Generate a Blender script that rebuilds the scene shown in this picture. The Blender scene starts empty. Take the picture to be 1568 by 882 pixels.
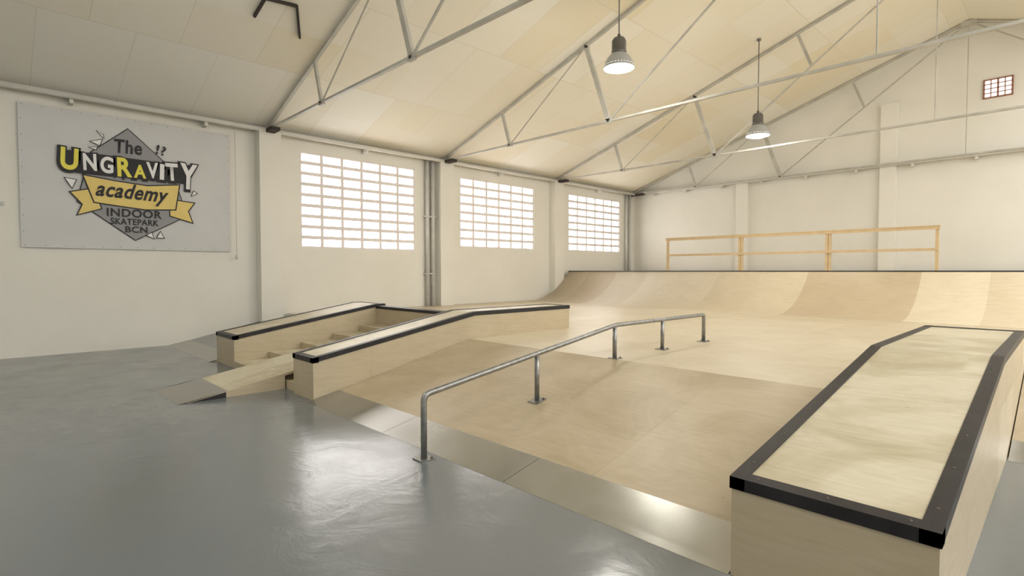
import bpy, math, random
from mathutils import Vector, Matrix
random.seed(4)
sc = bpy.context.scene
sc.view_settings.view_transform = 'Standard'
sc.view_settings.look = 'None'

# ------------------------------------------------------------------ materials
def newmat(name):
    m = bpy.data.materials.new(name); m.use_nodes = True
    nt = m.node_tree
    return m, nt, nt.nodes['Principled BSDF']
def N(nt, t, **kw):
    n = nt.nodes.new(t)
    for k, v in kw.items():
        if k in n.inputs: n.inputs[k].default_value = v
        else: setattr(n, k, v)
    return n
def coords(nt, kind='UV', scale=(1,1,1), rot=(0,0,0)):
    tc = nt.nodes.new('ShaderNodeTexCoord'); mp = nt.nodes.new('ShaderNodeMapping')
    mp.inputs['Scale'].default_value = scale; mp.inputs['Rotation'].default_value = rot
    nt.links.new(tc.outputs[kind], mp.inputs['Vector'])
    return mp.outputs['Vector']
def ramp(nt, fac, stops):
    r = nt.nodes.new('ShaderNodeValToRGB')
    el = r.color_ramp.elements
    while len(el) < len(stops): el.new(0.5)
    for e, (p, c) in zip(el, stops):
        e.position = p; e.color = (c[0], c[1], c[2], 1)
    nt.links.new(fac, r.inputs['Fac'])
    return r.outputs['Color']
def mix(nt, a, b, fac, mode='MIX'):
    m = nt.nodes.new('ShaderNodeMix'); m.data_type = 'RGBA'; m.blend_type = mode
    for s, v in ((m.inputs[6], a), (m.inputs[7], b), (m.inputs[0], fac)):
        if hasattr(v, 'is_linked'): nt.links.new(v, s)
        else: s.default_value = v if not isinstance(v, tuple) else (v[0], v[1], v[2], 1)
    return m.outputs[2]
def simple(name, col, rough=0.5, metal=0.0, var=0.08, scale=6):
    m, nt, b = newmat(name)
    n = N(nt, 'ShaderNodeTexNoise', Scale=scale, Detail=4.0)
    nt.links.new(coords(nt, 'Object'), n.inputs['Vector'])
    c = ramp(nt, n.outputs['Fac'], [(0.3, [x*(1-var) for x in col]), (0.7, [min(1, x*(1+var)) for x in col])])
    nt.links.new(c, b.inputs['Base Color'])
    b.inputs['Roughness'].default_value = rough; b.inputs['Metallic'].default_value = metal
    return m
def emis(name, col, st, base=(0.8,0.8,0.8)):
    m, nt, b = newmat(name)
    b.inputs['Base Color'].default_value = (*base, 1)
    b.inputs['Emission Color'].default_value = (*col, 1)
    b.inputs['Emission Strength'].default_value = st
    return m
def plywood(name, c1, c2, bw=2.44, bh=1.22, offset=0.5, rough=0.42, seam=0.75, scuff=0.25):
    m, nt, b = newmat(name)
    uv = coords(nt, 'UV')
    br = N(nt, 'ShaderNodeTexBrick', offset=offset)
    br.inputs['Scale'].default_value = 1.0
    br.inputs['Brick Width'].default_value = bw; br.inputs['Row Height'].default_value = bh
    br.inputs['Mortar Size'].default_value = 0.0022; br.inputs['Mortar Smooth'].default_value = 0.2
    br.inputs['Color1'].default_value = (*c1, 1); br.inputs['Color2'].default_value = (*c2, 1)
    br.inputs['Mortar'].default_value = (c1[0]*seam, c1[1]*seam, c1[2]*seam*0.9, 1)
    nt.links.new(uv, br.inputs['Vector'])
    g = N(nt, 'ShaderNodeTexNoise', Scale=1.0, Detail=5.0, Roughness=0.6, Distortion=0.6)
    nt.links.new(coords(nt, 'UV', (3.0, 26, 1)), g.inputs['Vector'])
    gc = ramp(nt, g.outputs['Fac'], [(0.3, (0.90, 0.88, 0.84)), (0.65, (1, 1, 1))])
    c = mix(nt, br.outputs['Color'], gc, 1.0, 'MULTIPLY')
    s = N(nt, 'ShaderNodeTexNoise', Scale=1.3, Detail=7.0, Roughness=0.65, Distortion=0.8)
    nt.links.new(uv, s.inputs['Vector'])
    scl = ramp(nt, s.outputs['Fac'], [(0.38, (0.74, 0.70, 0.62)), (0.58, (1, 1, 1))])
    c = mix(nt, c, scl, scuff, 'MULTIPLY')
    k = N(nt, 'ShaderNodeTexVoronoi', Scale=2.2)
    nt.links.new(uv, k.inputs['Vector'])
    kc = ramp(nt, k.outputs['Distance'], [(0.015, (0.55, 0.42, 0.3)), (0.035, (1, 1, 1))])
    c = mix(nt, c, kc, 0.4, 'MULTIPLY')
    nt.links.new(c, b.inputs['Base Color'])
    b.inputs['Roughness'].default_value = rough
    return m

def paint_wall(name, col, dirty):
    m, nt, b = newmat(name)
    v = coords(nt, 'Object')
    n = N(nt, 'ShaderNodeTexNoise', Scale=0.5, Detail=6.0, Roughness=0.6)
    nt.links.new(v, n.inputs['Vector'])
    c = ramp(nt, n.outputs['Fac'], [(0.3, dirty), (0.6, col)])
    nt.links.new(c, b.inputs['Base Color'])
    b.inputs['Roughness'].default_value = 0.65
    n2 = N(nt, 'ShaderNodeTexNoise', Scale=9.0, Detail=6.0)
    nt.links.new(v, n2.inputs['Vector'])
    bp = N(nt, 'ShaderNodeBump', Strength=0.12, Distance=0.02)
    nt.links.new(n2.outputs['Fac'], bp.inputs['Height']); nt.links.new(bp.outputs['Normal'], b.inputs['Normal'])
    return m

M_wall = paint_wall('wall_paint', (0.82, 0.80, 0.73), (0.77, 0.75, 0.675))
M_ply = plywood('birch_plywood', (0.62, 0.53, 0.375), (0.58, 0.49, 0.34))
M_plyside = plywood('birch_plywood_side', (0.565, 0.485, 0.34), (0.535, 0.455, 0.315), scuff=0.2)
M_plytop = plywood('birch_plywood_worn', (0.65, 0.60, 0.455), (0.61, 0.555, 0.41), scuff=1.0, bh=3)
M_bank = plywood('birch_plywood_bank', (0.51, 0.43, 0.30), (0.485, 0.405, 0.275), bw=2.44, bh=2.9, offset=0, scuff=0.6)
M_deck = plywood('birch_plywood_deck', (0.66, 0.585, 0.44), (0.60, 0.52, 0.375), bw=1.22, bh=2.44, scuff=0.3)
M_qp = plywood('birch_plywood_transition', (0.73, 0.65, 0.49), (0.55, 0.445, 0.30), bw=1.22, bh=2.75, offset=0, rough=0.4, scuff=0.2)
M_timber = simple('pine_timber', (0.62, 0.47, 0.27), 0.6)
M_black = simple('black_angle_iron', (0.020, 0.018, 0.020), 0.45, 0.2, 0.3)
M_steel = simple('bare_steel_tube', (0.30, 0.30, 0.29), 0.36, 0.8, 0.2, 14)
M_bolt = simple('bolt_steel', (0.12, 0.09, 0.07), 0.5, 0.5)
M_truss = simple('truss_paint', (0.50, 0.485, 0.43), 0.5, 0.0, 0.15, 3)
M_trim = simple('trim_paint', (0.70, 0.68, 0.62), 0.5, 0.0, 0.06, 2)
M_dark = simple('dark_void', (0.05, 0.04, 0.035), 0.9)
M_lamp = simple('lamp_housing_aluminium', (0.18, 0.175, 0.165), 0.45, 0.6)
M_bell = emis('lamp_prismatic_bell', (1.0, 0.95, 0.85), 0.06, (0.34, 0.34, 0.32))
M_pipe = simple('pipe_paint', (0.60, 0.59, 0.56), 0.45)
M_concrete = simple('lattice_block', (0.84, 0.78, 0.765), 0.6, 0, 0.04)
M_glow = emis('daylight_frosted_glass', (1.0, 0.985, 0.96), 5.5)
M_bulb = emis('lamp_diffuser', (1.0, 0.97, 0.90), 9.0)

# galvanised sheet
M_sheet, nt, b = newmat('steel_sheet')
uv = coords(nt, 'UV')
n = N(nt, 'ShaderNodeTexNoise', Scale=2.0, Detail=5.0, Roughness=0.6); nt.links.new(uv, n.inputs['Vector'])
nt.links.new(ramp(nt, n.outputs['Fac'], [(0.35, (0.355, 0.355, 0.33)), (0.65, (0.42, 0.42, 0.395))]), b.inputs['Base Color'])
b.inputs['Metallic'].default_value = 0.85
nt.links.new(ramp(nt, n.outputs['Fac'], [(0.3, (0.22,)*3), (0.7, (0.28,)*3)]), b.inputs['Roughness'])

# painted concrete floor
M_floor, nt, b = newmat('grey_floor_paint')
v = coords(nt, 'Object')
n1 = N(nt, 'ShaderNodeTexNoise', Scale=0.45, Detail=5.0); nt.links.new(v, n1.inputs['Vector'])
c = ramp(nt, n1.outputs['Fac'], [(0.3, (0.142, 0.158, 0.163)), (0.7, (0.155, 0.170, 0.174))])
n2 = N(nt, 'ShaderNodeTexNoise', Scale=1.9, Detail=9.0, Roughness=0.7, Distortion=0.9); nt.links.new(v, n2.inputs['Vector'])
sc2 = ramp(nt, n2.outputs['Fac'], [(0.70, (0, 0, 0)), (0.73, (1, 1, 1))])
c = mix(nt, c, (0.30, 0.31, 0.31), mix(nt, (0, 0, 0), sc2, 0.4))
nt.links.new(c, b.inputs['Base Color'])
n3 = N(nt, 'ShaderNodeTexNoise', Scale=1.6, Detail=7.0, Roughness=0.65); nt.links.new(v, n3.inputs['Vector'])
nt.links.new(ramp(nt, n3.outputs['Fac'], [(0.3, (0.12,)*3), (0.7, (0.26,)*3)]), b.inputs['Roughness'])
b.inputs['Specular IOR Level'].default_value = 0.9
n4 = N(nt, 'ShaderNodeTexNoise', Scale=3.0, Detail=8.0, Roughness=0.62, Distortion=0.8); nt.links.new(v, n4.inputs['Vector'])
bp = N(nt, 'ShaderNodeBump', Strength=0.22, Distance=0.018)
nt.links.new(n4.outputs['Fac'], bp.inputs['Height']); nt.links.new(bp.outputs['Normal'], b.inputs['Normal'])

# ceiling panels
M_ceil, nt, b = newmat('ceiling_insulation_panels')
uv = coords(nt, 'UV')
def cb(bw, bh, off, c1, c2, mo):
    br = N(nt, 'ShaderNodeTexBrick', offset=off)
    br.inputs['Scale'].default_value = 1.0
    br.inputs['Brick Width'].default_value = bw; br.inputs['Row Height'].default_value = bh
    br.inputs['Mortar Size'].default_value = 0.009; br.inputs['Mortar Smooth'].default_value = 0.3
    br.inputs['Color1'].default_value = (*c1, 1); br.inputs['Color2'].default_value = (*c2, 1)
    br.inputs['Mortar'].default_value = (*mo, 1)
    nt.links.new(uv, br.inputs['Vector']); return br.outputs['Color']
a1 = cb(1.3, 2.3, 0.5, (0.88, 0.865, 0.80), (0.79, 0.69, 0.47), (0.58, 0.53, 0.42))
a2 = cb(2.6, 1.15, 0.37, (0.89, 0.875, 0.81), (0.82, 0.74, 0.54), (0.80, 0.75, 0.62))
n = N(nt, 'ShaderNodeTexNoise', Scale=0.22, Detail=2.0); nt.links.new(uv, n.inputs['Vector'])
c = mix(nt, a1, a2, 0.5)
# panels grade from whiter near the camera to creamier further in
sx = N(nt, 'ShaderNodeSeparateXYZ'); nt.links.new(uv, sx.inputs[0])
mr = N(nt, 'ShaderNodeMapRange'); mr.inputs[1].default_value = 3.0; mr.inputs[2].default_value = 9.0
nt.links.new(sx.outputs[0], mr.inputs[0])
c2 = mix(nt, (0.82, 0.82, 0.79), (0.86, 0.82, 0.70), mr.outputs[0])
c = mix(nt, c2, c, ramp(nt, n.outputs['Fac'], [(0.35, (0.5,)*3), (0.6, (0.95,)*3)]))
nt.links.new(c, b.inputs['Base Color']); b.inputs['Roughness'].default_value = 0.8

M_banner = simple('banner_vinyl', (0.62, 0.62, 0.615), 0.5, 0, 0.03, 1.5)
M_lgrey = simple('print_grey', (0.30, 0.30, 0.31), 0.6, 0, 0.02)
M_yel = simple('print_yellow', (0.80, 0.62, 0.20), 0.6, 0, 0.03)
M_byel = simple('print_bright_yellow', (0.82, 0.74, 0.10), 0.6, 0, 0.03)
M_white = simple('print_white', (0.84, 0.84, 0.84), 0.6, 0, 0.02)
M_ink = simple('print_black', (0.015, 0.015, 0.018), 0.6, 0, 0.02)
M_red = simple('rust_frame', (0.35, 0.16, 0.10), 0.7)

# ------------------------------------------------------------------ mesh builder
class MB:
    def __init__(s): s.v=[]; s.f=[]; s.m=[]; s.uv=[]; s.sm=[]
    def face(s, pts, mat=0, uv=None, smooth=False):
        i=len(s.v); s.v += [tuple(p) for p in pts]; s.f.append(tuple(range(i, i+len(pts))))
        s.m.append(mat); s.uv.append(uv); s.sm.append(smooth)
    def box(s, x0,x1,y0,y1,z0,z1, mat=0):
        p=[(x0,y0,z0),(x1,y0,z0),(x1,y1,z0),(x0,y1,z0),(x0,y0,z1),(x1,y0,z1),(x1,y1,z1),(x0,y1,z1)]
        for q in ((0,3,2,1),(4,5,6,7),(0,1,5,4),(1,2,6,5),(2,3,7,6),(3,0,4,7)):
            s.face([p[k] for k in q], mat)
    def prism(s, prof, x0, x1, mat=0, topmat=None, axis='x'):
        def P(x,q): return (x,q[0],q[1]) if axis=='x' else (q[0],x,q[1])
        n=len(prof)
        s.face([P(x1,q) for q in prof], mat)
        s.face([P(x0,q) for q in reversed(prof)], mat)
        for i in range(n):
            a,b_=prof[i],prof[(i+1)%n]
            m_=mat
            if topmat is not None and b_[0]<a[0]-1e-6 and abs(b_[0]-a[0])>0.05: m_=topmat
            s.face([P(x0,a),P(x0,b_),P(x1,b_),P(x1,a)][::-1], m_)
    def beam(s, p0, p1, w, h, mat=0, up=(0,0,1)):
        p0=Vector(p0); p1=Vector(p1); d=(p1-p0).normalized(); u=Vector(up)
        if abs(d.dot(u))>0.99: u=Vector((0,1,0))
        a=d.cross(u).normalized()*w/2; c=a.cross(d).normalized()*h/2
        r0=[p0+a+c,p0-a+c,p0-a-c,p0+a-c]; r1=[q+(p1-p0) for q in r0]
        s.face(r0,mat); s.face(r1[::-1],mat)
        for i in range(4):
            j=(i+1)%4; s.face([r0[i],r1[i],r1[j],r0[j]],mat)
    def tube(s, pts, r, mat=0, n=14, caps=True):
        pts=[Vector(p) for p in pts]; rings=[]
        for i,p in enumerate(pts):
            a=(pts[i]-pts[i-1]).normalized() if i>0 else None
            c=(pts[i+1]-pts[i]).normalized() if i<len(pts)-1 else None
            d=((a or c)+(c or a)).normalized()
            k=1.0
            if a and c: k=1/max(0.5,d.dot(a))
            ref=Vector((0,0,1)) if abs(d.z)<0.9 else Vector((1,0,0))
            if any(abs((pts[t+1]-pts[t]).normalized().x)<0.2 for t in range(len(pts)-1)): ref=Vector((1,0,0))
            e1=d.cross(ref).normalized(); e2=d.cross(e1).normalized()
            rings.append([p+(e1*math.cos(t*2*math.pi/n)*k+e2*math.sin(t*2*math.pi/n))*r for t in range(n)])
        for i in range(len(rings)-1):
            for t in range(n):
                u=(t+1)%n; s.face([rings[i][t],rings[i+1][t],rings[i+1][u],rings[i][u]],mat,smooth=True)
        if caps: s.face(rings[0],mat); s.face(rings[-1][::-1],mat)
    def lathe(s, prof, c, mat=0, n=32):
        for i in range(len(prof)-1):
            for t in range(n):
                a0=t*2*math.pi/n; a1=(t+1)*2*math.pi/n
                (r0,z0),(r1,z1)=prof[i],prof[i+1]
                q=[(c[0]+r*math.cos(a),c[1]+r*math.sin(a),c[2]+z) for r,z,a in ((r0,z0,a0),(r0,z0,a1),(r1,z1,a1),(r1,z1,a0))]
                if r0<1e-5: q=[q[0],q[2],q[3]]
                elif r1<1e-5: q=[q[0],q[1],q[2]]
                s.face(q,mat,smooth=True)
    def build(s, name, mats, parent=None, weld=True):
        me=bpy.data.meshes.new(name); me.from_pydata(s.v,[],s.f)
        for m in mats: me.materials.append(m)
        ul=me.uv_layers.new(name='UVMap')
        for i,p in enumerate(me.polygons):
            p.material_index=s.m[i]; p.use_smooth=s.sm[i]
            nn=p.normal
            for k,li in enumerate(p.loop_indices):
                co=me.vertices[me.loops[li].vertex_index].co
                if s.uv[i]: w=s.uv[i][k]
                elif abs(nn.z)>0.6: w=(co.x,co.y)
                elif abs(nn.x)>abs(nn.y): w=(co.y,co.z)
                else: w=(co.x,co.z)
                ul.data[li].uv=w
        o=bpy.data.objects.new(name,me); sc.collection.objects.link(o)
        if parent: o.parent=parent
        if weld:
            import bmesh
            bm=bmesh.new(); bm.from_mesh(me); bmesh.ops.remove_doubles(bm,verts=bm.verts,dist=1e-5)
            bmesh.ops.recalc_face_normals(bm,faces=bm.faces)
            bm.to_mesh(me); bm.free()
        return o

# ------------------------------------------------------------------ room
XL,XR,YF,YB = -13.5, 9.1, -6.0, 20.6
RX = -2.2; ZE=4.98; ZR=8.78
def roof(x): return ZE+(ZR-ZE)*(1-abs(x-RX)/(RX-XL))
m=MB(); m.box(XL-.3,XR+.3,YF-.3,YB+.3,-.2,0); m.build('floor',[M_floor])

wins=[(5.70,9.10,2.19,4.60,9),(10.80,14.18,2.36,4.57,8),(16.12,19.5,2.38,4.57,8)]
def sidewall(name, x0, x1, wins):
    m=MB(); y=YF
    for (a,b_,z0,z1,_) in wins:
        m.box(x0,x1,y,a,0,ZE); m.box(x0,x1,a,b_,0,z0); m.box(x0,x1,a,b_,z1,ZE); y=b_
    m.box(x0,x1,y,YB,0,ZE)
    return m
m=sidewall('wall_left',XL-.3,XL,wins)
m.build('wall_left',[M_wall])
tn=3
for y,zb_ in ((4.62,.40),(9.82,.549),(15.0,.549)):
    m=MB(); m.box(XL+.001,-13.2,y,y+.5,zb_,4.9); m.build('trim_%d'%tn,[M_wall]); tn+=1
fill_wins=[(-4.7,-1.3,2.2,4.58,9),(0.5,3.9,2.2,4.58,9),(5.70,9.10,2.2,4.58,9),(10.80,14.18,2.36,4.57,8),(16.12,19.5,2.38,4.57,8)]  # glowing windows in the unseen right wall, added to light the room
m=sidewall('wall_right',XR,XR+.3,fill_wins); m.build('wall_right',[M_wall])
prof=[(XL-.3,0),(XR+.3,0),(XR+.3,ZE),(RX,ZR),(XL-.3,ZE)]
m=MB(); m.prism(prof,YB,YB+.3,axis='y'); m.build('wall_back',[M_wall])
for x,zt in ((-8.7,4.9),(-4.1,6.85),(0.5,6.85),(5.1,4.9)):
    m=MB(); m.box(x-.22,x+.22,YB-.15,YB-.001,1.6,zt); m.build('trim_%d'%tn,[M_wall]); tn+=1
m=MB(); m.prism(prof,YF-.3,YF,axis='y'); m.build('wall_front',[M_wall])
m=MB()
for (xa,xb) in ((XL,RX),(RX,XR)):
    za,zb=roof(xa),roof(xb); L=math.hypot(xb-xa,zb-za)
    m.face([(xa,YF,za),(xa,YB,za),(xb,YB,zb),(xb,YF,zb)],0,uv=[(YF,0),(YB,0),(YB,L),(YF,L)])
    m.face([(xa,YF,za+.15),(xb,YF,zb+.15),(xb,YB,zb+.15),(xa,YB,za+.15)],0)
m.build('ceiling',[M_ceil],weld=False)

# windows: pre-cast block lattice with frosted glass behind
def window(name,xin,side,w):
    y0,y1,z0,z1,rows=w
    m=MB(); xa,xb=(xin-.09,xin-.02) if side<0 else (xin+.02,xin+.09)
    cols=6
    for i in range(rows+1):
        z=z0+(z1-z0)*i/rows; h=.044
        m.box(xa,xb,y0,y1,max(z0,z-h),min(z1,z+h),0)
    for j in range(cols+1):
        y=y0+(y1-y0)*j/cols; h=.040
        m.box(xa+.005,xb-.005,max(y0,y-h),min(y1,y+h),z0,z1,0)
    xg=xa-.02 if side<0 else xb+.02
    m.box(xg-.01,xg+.01,y0,y1,z0,z1,1)
    return m.build(name,[M_concrete,M_glow])
for i,w in enumerate(wins): window('window_%d'%(i+1),XL,-1,w)
for i,w in enumerate(fill_wins): window('window_%d'%(i+5),XR,1,w)
# gable vent window
m=MB(); x0,x1,z0,z1=-1.86,-1.26,6.52,7.02; y=YB
m.box(x0,x1,y-.03,y-.005,z0,z1,1)
for i in range(5):
    xx=x0+(x1-x0)*i/4; h=.02 if i in (0,2,4) else .011; m.box(xx-h,xx+h,y-.045,y,z0,z1,0)
for i in range(5):
    zz=z0+(z1-z0)*i/4; h=.018 if i in (0,4) else .01; m.box(x0-.018,x1+.018,y-.045,y,zz-h,zz+h,0)
m.build('window_4',[M_red,emis('vent_glass',(1,.95,.92),1.0)])

# eave trims
m=MB(); m.box(XL,-13.28,YF,YB,4.90,4.97); m.tube([(-13.24,YF,4.90),(-13.24,YB,4.90)],.045,0)
for y in (3.5,1.2,7.4,12.4,17.8): m.box(XL,-13.25,y,y+.06,4.78,4.9)
m.build('trim_1',[M_trim])
m=MB(); m.tube([(XL+.3,YB-.22,4.92),(XR-.3,YB-.22,4.92)],.04,0); m.box(XL+.2,XR,YB-.16,YB,4.92,4.98)
x=-12.5
while x<8.8:
    m.box(x,x+.07,YB-.22,YB,4.80,4.9); x+=1.5
m.build('trim_2',[M_trim])

# roof trusses
def truss(y):
    m=MB()
    def R(x): return roof(x)-.06
    zb=4.95
    m.box(XL+.02,XL+.65,y-.10,y+.10,zb-.10,zb-.02,1)
    m.beam((XL+.1,y,zb),(2*RX-XL-.1,y,zb),.07,.045)
    for sgn in (1,-1):
        def X(x): return x if sgn==1 else 2*RX-x
        m.beam((X(XL+.1),y,R(XL+.1)),(X(RX),y,R(RX)),.07,.05)
        m.beam((X(-10.47),y,zb),(X(-10.77),y,R(-10.77)),.05,.08)
        m.beam((X(-7.28),y,zb),(X(-7.93),y,R(-7.93)),.06,.11)
        m.beam((X(-10.47),y,zb),(X(-7.93),y,R(-7.93)),.02,.025)
        m.beam((X(-7.28),y,zb),(X(RX),y,R(RX)),.035,.035)
        dx=-7.28+(RX+7.28)*.5; dz=zb+(R(RX)-zb)*.5
        m.beam((X(dx),y,dz),(X(dx-.35),y,R(dx-.35)),.045,.07)
        for (gx,gz) in ((-10.47,zb),(-7.28,zb),(-7.93,R(-7.93))):
            m.box(X(gx)-.09,X(gx)+.09,y-.03,y+.03,gz-.05,gz+.05)
            m.box(X(gx)-.03,X(gx)+.03,y-.045,y+.045,gz-.02,gz+.02,1)
    m.beam((RX,y,zb),(RX,y,R(RX)),.022,.022)
    m.box(RX-.18,RX+.18,y-.04,y+.04,R(RX)-.12,R(RX)+.02)
    return m.build('roof_truss',[M_truss,M_dark])
for y in (-5.4,-0.33,4.87,10.07,15.25,20.3): truss(y)

# ceiling hatch (broken panel frame)
m=MB()
pts=[(-10.13,3.49),(-9.66,3.51),(-9.6,4.03),(-10.3,4.37)]
P=[(x,y,roof(x)-.03) for x,y in pts]
for a,b_ in zip(P,P[1:]): m.beam(a,b_,.04,.05,0)
m.build('ceiling_hatch',[M_dark])

# ------------------------------------------------------------------ skate platform and banks
PZ=.548; YT=5.35; Y0=2.82
def bank(x0,x1,y0,surf=None):
    y1=y0+(YT-Y0); k=PZ/(y1-y0)
    m=MB(); m.prism([(y0,0),(y1-.003,0),(y1-.003,PZ)],x0,x1,1,topmat=0)
    def zz(y): return (y-y0)*k
    e=.37; t=.006
    n=max(1,round((x1-x0)/2.0)); w=(x1-x0)/n
    for i in range(n):
        a=x0+i*w+.002; c=x0+(i+1)*w-.002
        m.prism([(y0-.05,0.001),(y0+e,zz(y0+e)),(y0+e,zz(y0+e)+t),(y0-.02,t)],a,c,2)
    return m.build('bank_ramp',[surf or M_bank,M_plyside,M_sheet])
bank(-13.49,-10.51,Y0,M_floor); bank(-6.45,-1.225,Y0); bank(-.34,XR-.02,6.2)
m=MB()
m.box(-13.49,-.35,YT,YB-.02,0,PZ-.0,0); m.box(-.35,XR-.01,8.74,YB-.02,0,PZ,0)
m.build('skate_platform',[M_deck])

def ledge(x0,x1,y0,y1,y2,z0=.52,z1=.94,left=True,right=True,end=True):
    m=MB()
    prof=[(y0,0),(YT-.004,0),(YT-.004,PZ+.001),(y2,PZ+.001),(y2,z1),(y1,z1),(y0,z0)]
    m.prism(prof,x0,x1,0,topmat=1)
    w=.07; t=.008; h=.055
    def strip(a,c):
        m.prism([(y0-t,z0-h),(y1,z1-h),(y2+t,z1-h),(y2+t,z1+t),(y1,z1+t),(y0-t,z0+t)],a,c,2)
    if left: strip(x0-t,x0+w)
    if right: strip(x1-w,x1+t)
    k=(z1-z0)/(y1-y0)
    m.prism([(y0-t,z0-h),(y0+w,z0-h),(y0+w,z0+t+w*k),(y0-t,z0+t)],x0-t,x1+t,2)
    if end: m.box(x0,x1,y2-w,y2+t,z1-h,z1+t,2)
    yy=y0+.2
    while yy<y2:
        z=(z0+(yy-y0)*k if yy<y1 else z1)+t
        for xc,on in ((x0+w*.5,left),(x1-w*.5,right)):
            if on: m.lathe([(.008,0),(.006,.003),(0,.004)],(xc,yy,z),3,8)
        yy+=.45
    xx=x0+.12
    while xx<x1:
        m.lathe([(.008,0),(.006,.003),(0,.004)],(xx,y0+w*.5,z0+t+w*.5*k),3,8); xx+=.32
    return m.build('skate_ledge',[M_plyside,M_plytop,M_black,M_bolt])
ledge(-10.5,-9.56,2.9,5.5,5.72)
ledge(-7.06,-6.465,2.86,5.46,7.74,z1=.96)
ledge(-1.215,-.35,2.78,5.62,8.15,z1=.935)
m=MB(); m.box(-9.55,-7.07,5.52,5.70,PZ+.001,.90,0); m.box(-9.55,-7.07,5.51,5.71,.86,.91,1)
m.build('low_barrier_ledge',[M_plyside,M_black])
# stairs
st=[(2.9,.11),(3.45,.22),(4.0,.33),(4.6,.44),(5.15,.546)]
prof=[(2.9,0),(5.345,0),(5.345,.546)]
for i in range(len(st)-1,-1,-1):
    y,z=st[i]; zprev=st[i-1][1] if i>0 else 0
    prof.append((y,z))
    if i>0: prof.append((y,zprev))
m=MB(); m.prism(prof,-9.55,-7.07,0,topmat=1); m.build('stair_set',[M_plyside,M_plytop])
# kicker over stairs
m=MB()
m.prism([(1.70,0),(2.88,0),(2.88,.18),(3.56,.30),(3.56,.222),(3.7,.222),(3.7,.36)],-8.54,-7.40,0,topmat=1)
k=.36/2.0
m.prism([(1.60,.001),(2.15,(2.15-1.7)*k),(2.15,(2.15-1.7)*k+.007),(1.68,.007)],-8.54,-7.40,2)
m.prism([(1.72,.0),(2.14,.0),(2.14,.07)],-7.40,-7.395,3)
m.build('kicker_ramp',[M_plyside,M_plytop,M_sheet,M_black])

# grind rail
m=MB(); X=-3.80; r=.027
def bz(y): return 0 if y<Y0-.05 else min(PZ,max(0,(y-Y0)*PZ/(YT-Y0)))
kp=5.40
def rz(y): return .55+(.95-.55)*(y-2.64)/(kp-2.64) if y<kp else .95
pts=[(X,2.64,.004),(X,2.64,.50),(X,2.655,.537),(X,2.69,.557),(X,kp-.06,rz(kp-.06)),(X,kp+.06,.95),(X,7.62,.95),(X,7.65,.94),(X,7.66,.91),(X,7.66,PZ+.004)]
m.tube(pts,r,0)
for y in (4.04,5.40,6.49):
    m.tube([(X,y,bz(y)+.004),(X,y,rz(y)-.005)],r*.95,0)
for y in (2.64,4.04,5.40,6.49,7.66):
    z=bz(y)+.001
    if y==4.04:
        kk=PZ/(YT-Y0)
        m.prism([(y-.07,z-.07*kk),(y+.07,z+.07*kk),(y+.07,z+.07*kk+.008),(y-.07,z-.07*kk+.008)],X-.07,X+.07,0)
    else: m.box(X-.07,X+.07,y-.07+(0.03 if y==5.40 else 0),y+.07,z,z+.008,0)
    for dx in (-.05,.05): m.lathe([(.012,0),(.012,.012),(0,.014)],(X+dx,y+.045,z+.008+(.01 if y==4.04 else 0)),1,8)
m.build('grind_rail',[M_steel,M_bolt])

# quarter pipe
H=1.598; h=H-PZ; yb=13.6; yc=15.75; run=yc-yb; Rr=(run*run+h*h)/(2*h)
m=MB(); amax=math.asin(run/Rr); ns=20; xs0,xs1=-13.18,XR-.02
cur=[(yb+Rr*math.sin(amax*i/ns),PZ+.002+Rr*(1-math.cos(amax*i/ns))) for i in range(ns+1)]
for i in range(ns):
    (ya,za),(yd,zd)=cur[i],cur[i+1]; s0,s1=Rr*amax*i/ns,Rr*amax*(i+1)/ns
    m.face([(xs0,ya,za),(xs1,ya,za),(xs1,yd,zd),(xs0,yd,zd)],0,uv=[(xs0,s0),(xs1,s0),(xs1,s1),(xs0,s1)],smooth=True)
side=[(yb,PZ+.002),(YB-.25,PZ+.002),(YB-.25,H)]+cur[:0:-1]
m.face([(xs1,a,c) for a,c in side],1); m.face([(xs0,a,c) for a,c in reversed(side)],1)
m.face([(xs0,yc,H),(xs1,yc,H),(xs1,YB-.25,H),(xs0,YB-.25,H)],1)
m.tube([(xs0,yc,H-.01),(xs1,yc,H-.01)],.022,2)
m.build('quarter_pipe',[M_qp,M_plyside,M_black])

# timber railing
m=MB(); yr=16.9; px=[-9.71,-7.23,-4.78,-2.33]; HB=H+.001
for i,x in enumerate(px):
    m.box(x-.035,x+.035,yr-.035,yr+.035,HB,2.70,0)
    if i in (1,2): m.box(x+.045,x+.105,yr-.035,yr+.035,HB,2.68,0)
m.box(px[0]-.05,px[-1]+.06,yr-.06,yr-.036,2.63,2.70,0)
m.box(px[0]-.05,px[-1]+.06,yr-.07,yr+.05,2.70,2.73,0)
m.box(px[0]-.03,px[-1]+.03,yr-.06,yr-.036,2.10,2.17,0)
m.build('timber_railing',[M_timber])

# downpipes
m=MB()
for y in (9.47,9.66): m.tube([(-13.40,y,PZ+.001),(-13.40,y,4.88)],.055,0)
for z in (1.5,3.2): m.box(XL+.002,-13.36,9.38,9.75,z,z+.04,0)
m.build('downpipe',[M_pipe])
m=MB()
for y in (19.85,20.1): m.tube([(-13.40,y,PZ+.001),(-13.40,y,4.88)],.05,0)
m.build('downpipe',[M_pipe])

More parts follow.
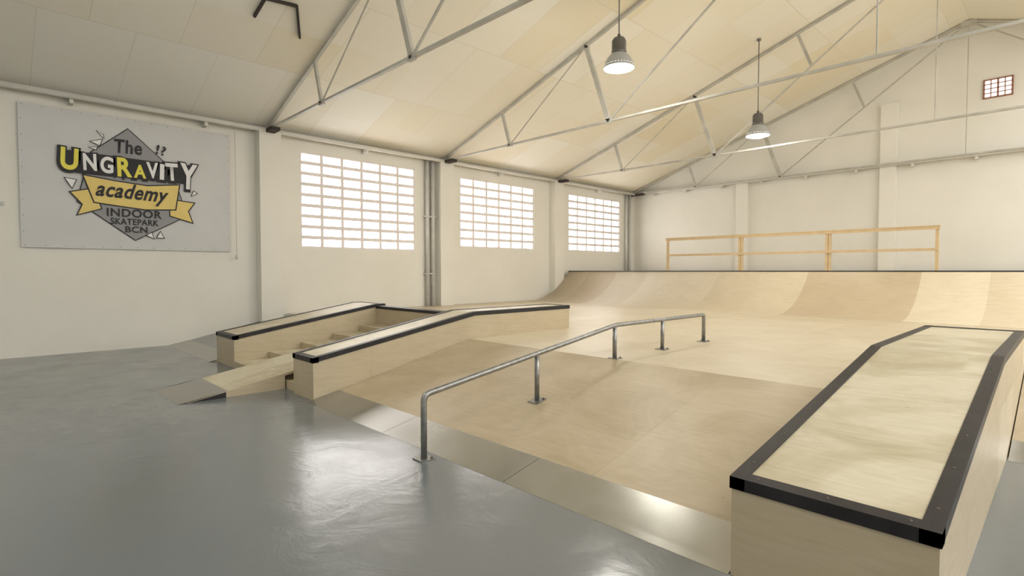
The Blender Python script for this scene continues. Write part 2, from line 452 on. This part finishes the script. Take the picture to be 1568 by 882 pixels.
# pendant lamps
def lamp(x,y,z,e_=40,p_=50):
    e=bpy.data.objects.new('pendant_lamp',None); sc.collection.objects.link(e)
    m=MB()
    m.lathe([(0,.64),(.03,.64),(.03,.57),(.10,.57),(.125,.53),(.125,.34),(.14,.33),(.14,.28),(.10,.27)],(x,y,z),0)
    for a in range(10):
        t=a*math.pi/5; m.beam((x+.12*math.cos(t),y+.12*math.sin(t),z+.53),(x+.12*math.cos(t),y+.12*math.sin(t),z+.35),.012,.03,0)
    m.build('housing',[M_lamp],e)
    m=MB()
    m.lathe([(.10,.29),(.16,.26),(.22,.19),(.265,.10),(.285,.02),(.29,0)],(x,y,z),0,40)
    m.lathe([(.285,0),(.275,.02),(.255,.10),(.21,.19),(.15,.25),(.0,.27)],(x,y,z),0,40)
    m.build('reflector',[M_bell],e)
    m=MB(); m.lathe([(0,-.05),(.15,-.04),(.27,.02),(.278,.05),(0,.05)],(x,y,z),0,32); m.build('diffuser',[M_bulb],e)
    m=MB(); m.tube([(x,y,z+.6),(x,y,roof(x)-.01)],.012,0,8); m.lathe([(.05,0),(.05,-.05),(0,-.06)],(x,y,roof(x)),0,12); m.build('cable',[M_lamp],e)
    ld=bpy.data.lights.new('bulb','AREA'); ld.shape='DISK'; ld.size=.5; ld.energy=e_; ld.color=(1,.95,.87)
    lo=bpy.data.objects.new('bulb_light',ld); lo.location=(x,y,z-.07); sc.collection.objects.link(lo); lo.parent=e
    ld=bpy.data.lights.new('uplight_fill','POINT'); ld.shadow_soft_size=.22; ld.energy=p_; ld.color=(1,.96,.90)  # extra point light below the lamp, added to brighten the ceiling
    lo=bpy.data.objects.new('uplight_fill',ld); lo.location=(x,y,z-.30); sc.collection.objects.link(lo); lo.parent=e
lamp(-6.1,8.75,5.46); lamp(-5.75,14.45,5.10)
lamp(1.6,8.75,5.5,35,40); lamp(1.6,14.4,5.5,30,35); lamp(-5.9,.5,5.5,15,45); lamp(1.6,.5,5.5,10,40)

# ------------------------------------------------------------------ banner
bx=-13.455; by0,by1,bz0,bz1=.47,4.04,2.04,4.70
m=MB(); nx,nz=36,20
def bp_(i,j):
    y=by0+(by1-by0)*i/nx; z=bz0+(bz1-bz0)*j/nz
    return (bx+.006*math.sin(y*5+z*1.3)+.004*math.sin(z*7+y), y, z)
for i in range(nx):
    for j in range(nz): m.face([bp_(i,j),bp_(i+1,j),bp_(i+1,j+1),bp_(i,j+1)],0,smooth=True)
for i in range(13):
    y=by0+.05+(by1-by0-.1)*i/12
    for z in (bz0+.04,bz1-.04): m.box(bx+.01,bx+.016,y-.006,y+.006,z-.006,z+.006,1)
for j in range(1,9):
    z=bz0+(bz1-bz0)*j/9
    for y in (by0+.04,by1-.04): m.box(bx+.01,bx+.016,y-.006,y+.006,z-.006,z+.006,1)
m.box(XL,bx-.02,by0,by1,bz1-.05,bz1-.02,1)
banner=m.build('wall_banner',[M_banner,M_bolt,M_lgrey])
def poly(pts,layer,mat,name='print'):
    m=MB(); m.face([(bx+.02+layer*.003,y,z) for y,z in pts],0); return m.build(name,[mat],banner,weld=False)
def grow(pts,d):
    o=[]; n=len(pts)
    area=sum(pts[i][0]*pts[(i+1)%n][1]-pts[(i+1)%n][0]*pts[i][1] for i in range(n))
    sg=1 if area>0 else -1
    for i in range(n):
        a=Vector(pts[i-1]);b_=Vector(pts[i]);c=Vector(pts[(i+1)%n])
        e1=(b_-a).normalized();e2=(c-b_).normalized()
        n1=Vector((e1.y,-e1.x))*sg;n2=Vector((e2.y,-e2.x))*sg
        nn=(n1+n2); nn=nn.normalized()*min(2.0,1/max(.3,nn.normalized().dot(n1))) if nn.length>.01 else n1
        o.append((b_.x+nn.x*d,b_.y+nn.y*d))
    return o
def shape(pts,layer,mat,o=.02,name='print'):
    poly(grow(pts,o),layer,M_ink,name+'_outline'); poly(pts,layer+1,mat,name)
def text(s,cy,cz,w,hh,layer,mat,outline=0,rot=0,shear=0,off=.0,name='lettering',sh=(0,0)):
    def mk(offset,ww,hw,ly,mt,nm,dy=0,dz=0):
        cu=bpy.data.curves.new('t','FONT'); cu.body=s; cu.offset=offset; cu.shear=shear; cu.resolution_u=6
        if len(s)>1: cu.space_character=1.08
        ob=bpy.data.objects.new('t',cu); sc.collection.objects.link(ob)
        bpy.context.view_layer.update()
        dg=bpy.context.evaluated_depsgraph_get()
        me=bpy.data.meshes.new_from_object(ob.evaluated_get(dg)); bpy.data.objects.remove(ob)
        xs=[v.co.x for v in me.vertices]; ys=[v.co.y for v in me.vertices]
        x0,x1,y0,y1=min(xs),max(xs),min(ys),max(ys)
        for v in me.vertices:
            a=((v.co.x-x0)/(x1-x0)-.5)*ww; b_=((v.co.y-y0)/(y1-y0)-.5)*hw
            ca,sa=math.cos(rot),math.sin(rot)
            v.co=(bx+.02+ly*.003, cy+dy+a*ca-b_*sa, cz+dz+a*sa+b_*ca)
        me.materials.clear(); me.materials.append(mt)
        o=bpy.data.objects.new(nm,me); sc.collection.objects.link(o); o.parent=banner
    if outline:
        mk(off+.085, w+2*outline, hh+2*outline, layer, M_ink, name+'_outline', sh[0], sh[1])
    mk(off,w,hh,layer+1,mat,name)
shape([(2.13,4.48),(1.52,3.92),(1.30,2.95),(2.22,2.24),(3.16,2.80),(2.86,3.80)],0,M_lgrey,.018,'diamond')
shape([(1.20,3.12),(1.55,3.22),(1.66,2.84),(1.30,2.70),(1.38,2.90)],2,M_yel,.022,'ribbon_tail')
shape([(2.85,3.12),(3.30,3.08),(3.18,2.90),(3.26,2.66),(2.85,2.78)],2,M_yel,.022,'ribbon_tail')
shape([(1.40,3.46),(1.9,3.40),(2.45,3.36),(3.02,3.44),(2.94,2.92),(2.4,2.88),(1.95,2.92),(1.56,2.96)],4,M_yel,.024,'ribbon')
poly([(1.10,3.92),(1.45,3.91),(2.9,3.88),(3.30,3.90),(3.12,3.48),(2.9,3.48),(1.4,3.49),(1.16,3.50)],6,M_ink,'title_backing')
for ch,cy,w,hh,cz,mt,r in [('U',1.19,.29,.46,3.75,M_byel,-.05),('N',1.50,.23,.36,3.73,M_white,.03),('G',1.77,.23,.36,3.71,M_white,-.03),
        ('R',2.06,.27,.42,3.70,M_byel,.02),('A',2.32,.23,.30,3.65,M_byel,0),('V',2.54,.23,.36,3.70,M_white,.03),('I',2.71,.085,.36,3.69,M_white,-.04),
        ('T',2.89,.25,.40,3.71,M_white,.04),('Y',3.20,.36,.60,3.65,M_white,-.05)]:
    text(ch,cy,cz,w*.92,hh*.92,7,mt,.045,r,off=.035,sh=(-.012,-.018))
text('The',2.13,4.12,.46,.28,4,M_ink,0,.03,.1,.022)
text('academy',2.2,3.17,1.24,.40,7,M_ink,0,-.03,.35,.024)
text('INDOOR',2.22,2.78,.94,.165,4,M_ink,0,0,0,.022)
text('SKATEPARK',2.22,2.605,.82,.13,4,M_ink,0,0,0,.018)
text('BCN',2.24,2.45,.38,.13,4,M_ink,0,0,0,.02)
text('!?',2.70,4.14,.17,.20,4,M_ink,0,-.2,0,.02)
for tr in ([(1.52,4.14),(1.70,4.20),(1.66,4.08)],[(1.62,4.36),(1.72,4.30),(1.73,4.24)],[(1.50,4.02),(1.62,4.04),(1.6,3.99)],
           [(2.42,2.34),(2.50,2.40),(2.54,2.28)],[(2.66,2.42),(2.60,2.30),(2.72,2.30)],[(1.12,3.38),(1.28,3.36),(1.22,3.2)],
           [(3.30,3.34),(3.36,3.30),(3.26,3.24)]):
    shape(tr,4,M_white,.014,'burst')
# pull cord
m=MB(); m.tube([(-13.36,4.14,1.95),(-13.36,4.14,4.82)],.006,0,6); m.lathe([(0,-.06),(.025,-.05),(.03,.03),(.01,.06),(0,.06)],(-13.36,4.14,1.92),0,10)
m.build('pull_cord',[M_pipe])
m=MB(); m.box(XL,XL+.02,.2,.26,2.78,2.86,0); m.box(XL+.02,XL+.04,.215,.245,2.80,2.84,0); m.build('wall_socket',[M_pipe])

# ------------------------------------------------------------------ lights
def area(name,loc,rot,sx,sy,e,col):
    ld=bpy.data.lights.new(name,'AREA'); ld.shape='RECTANGLE'; ld.size=sx; ld.size_y=sy; ld.energy=e; ld.color=col
    o=bpy.data.objects.new(name,ld); o.location=loc; o.rotation_euler=rot; sc.collection.objects.link(o); return o
sl=math.atan((ZR-ZE)/(RX-XL))
area('ceiling_fill',(4.0,5,roof(4.0)-.2),(0,sl,0),5,9,440,(.97,.98,1))  # out-of-view fill lights added under the roof; there are no skylights
area('ceiling_fill',(-6.0,-3,roof(-6.0)-.2),(0,-sl,0),6,4,170,(.97,.98,1))
area('ceiling_fill',(3.5,15,roof(3.5)-.2),(0,sl,0),5,8,430,(.97,.98,1))
w=bpy.data.worlds.new('World'); sc.world=w; w.use_nodes=True
w.node_tree.nodes['Background'].inputs[0].default_value=(.85,.92,1,1); w.node_tree.nodes['Background'].inputs[1].default_value=1.0

cd=bpy.data.cameras.new('camera'); cam=bpy.data.objects.new('camera',cd); sc.collection.objects.link(cam)
cd.lens=19.06; cd.sensor_width=36; cam.location=(0,0,1.6)
cam.rotation_euler=(math.radians(90-1.8),0,math.radians(45.9)); cd.clip_start=.05
sc.camera=cam
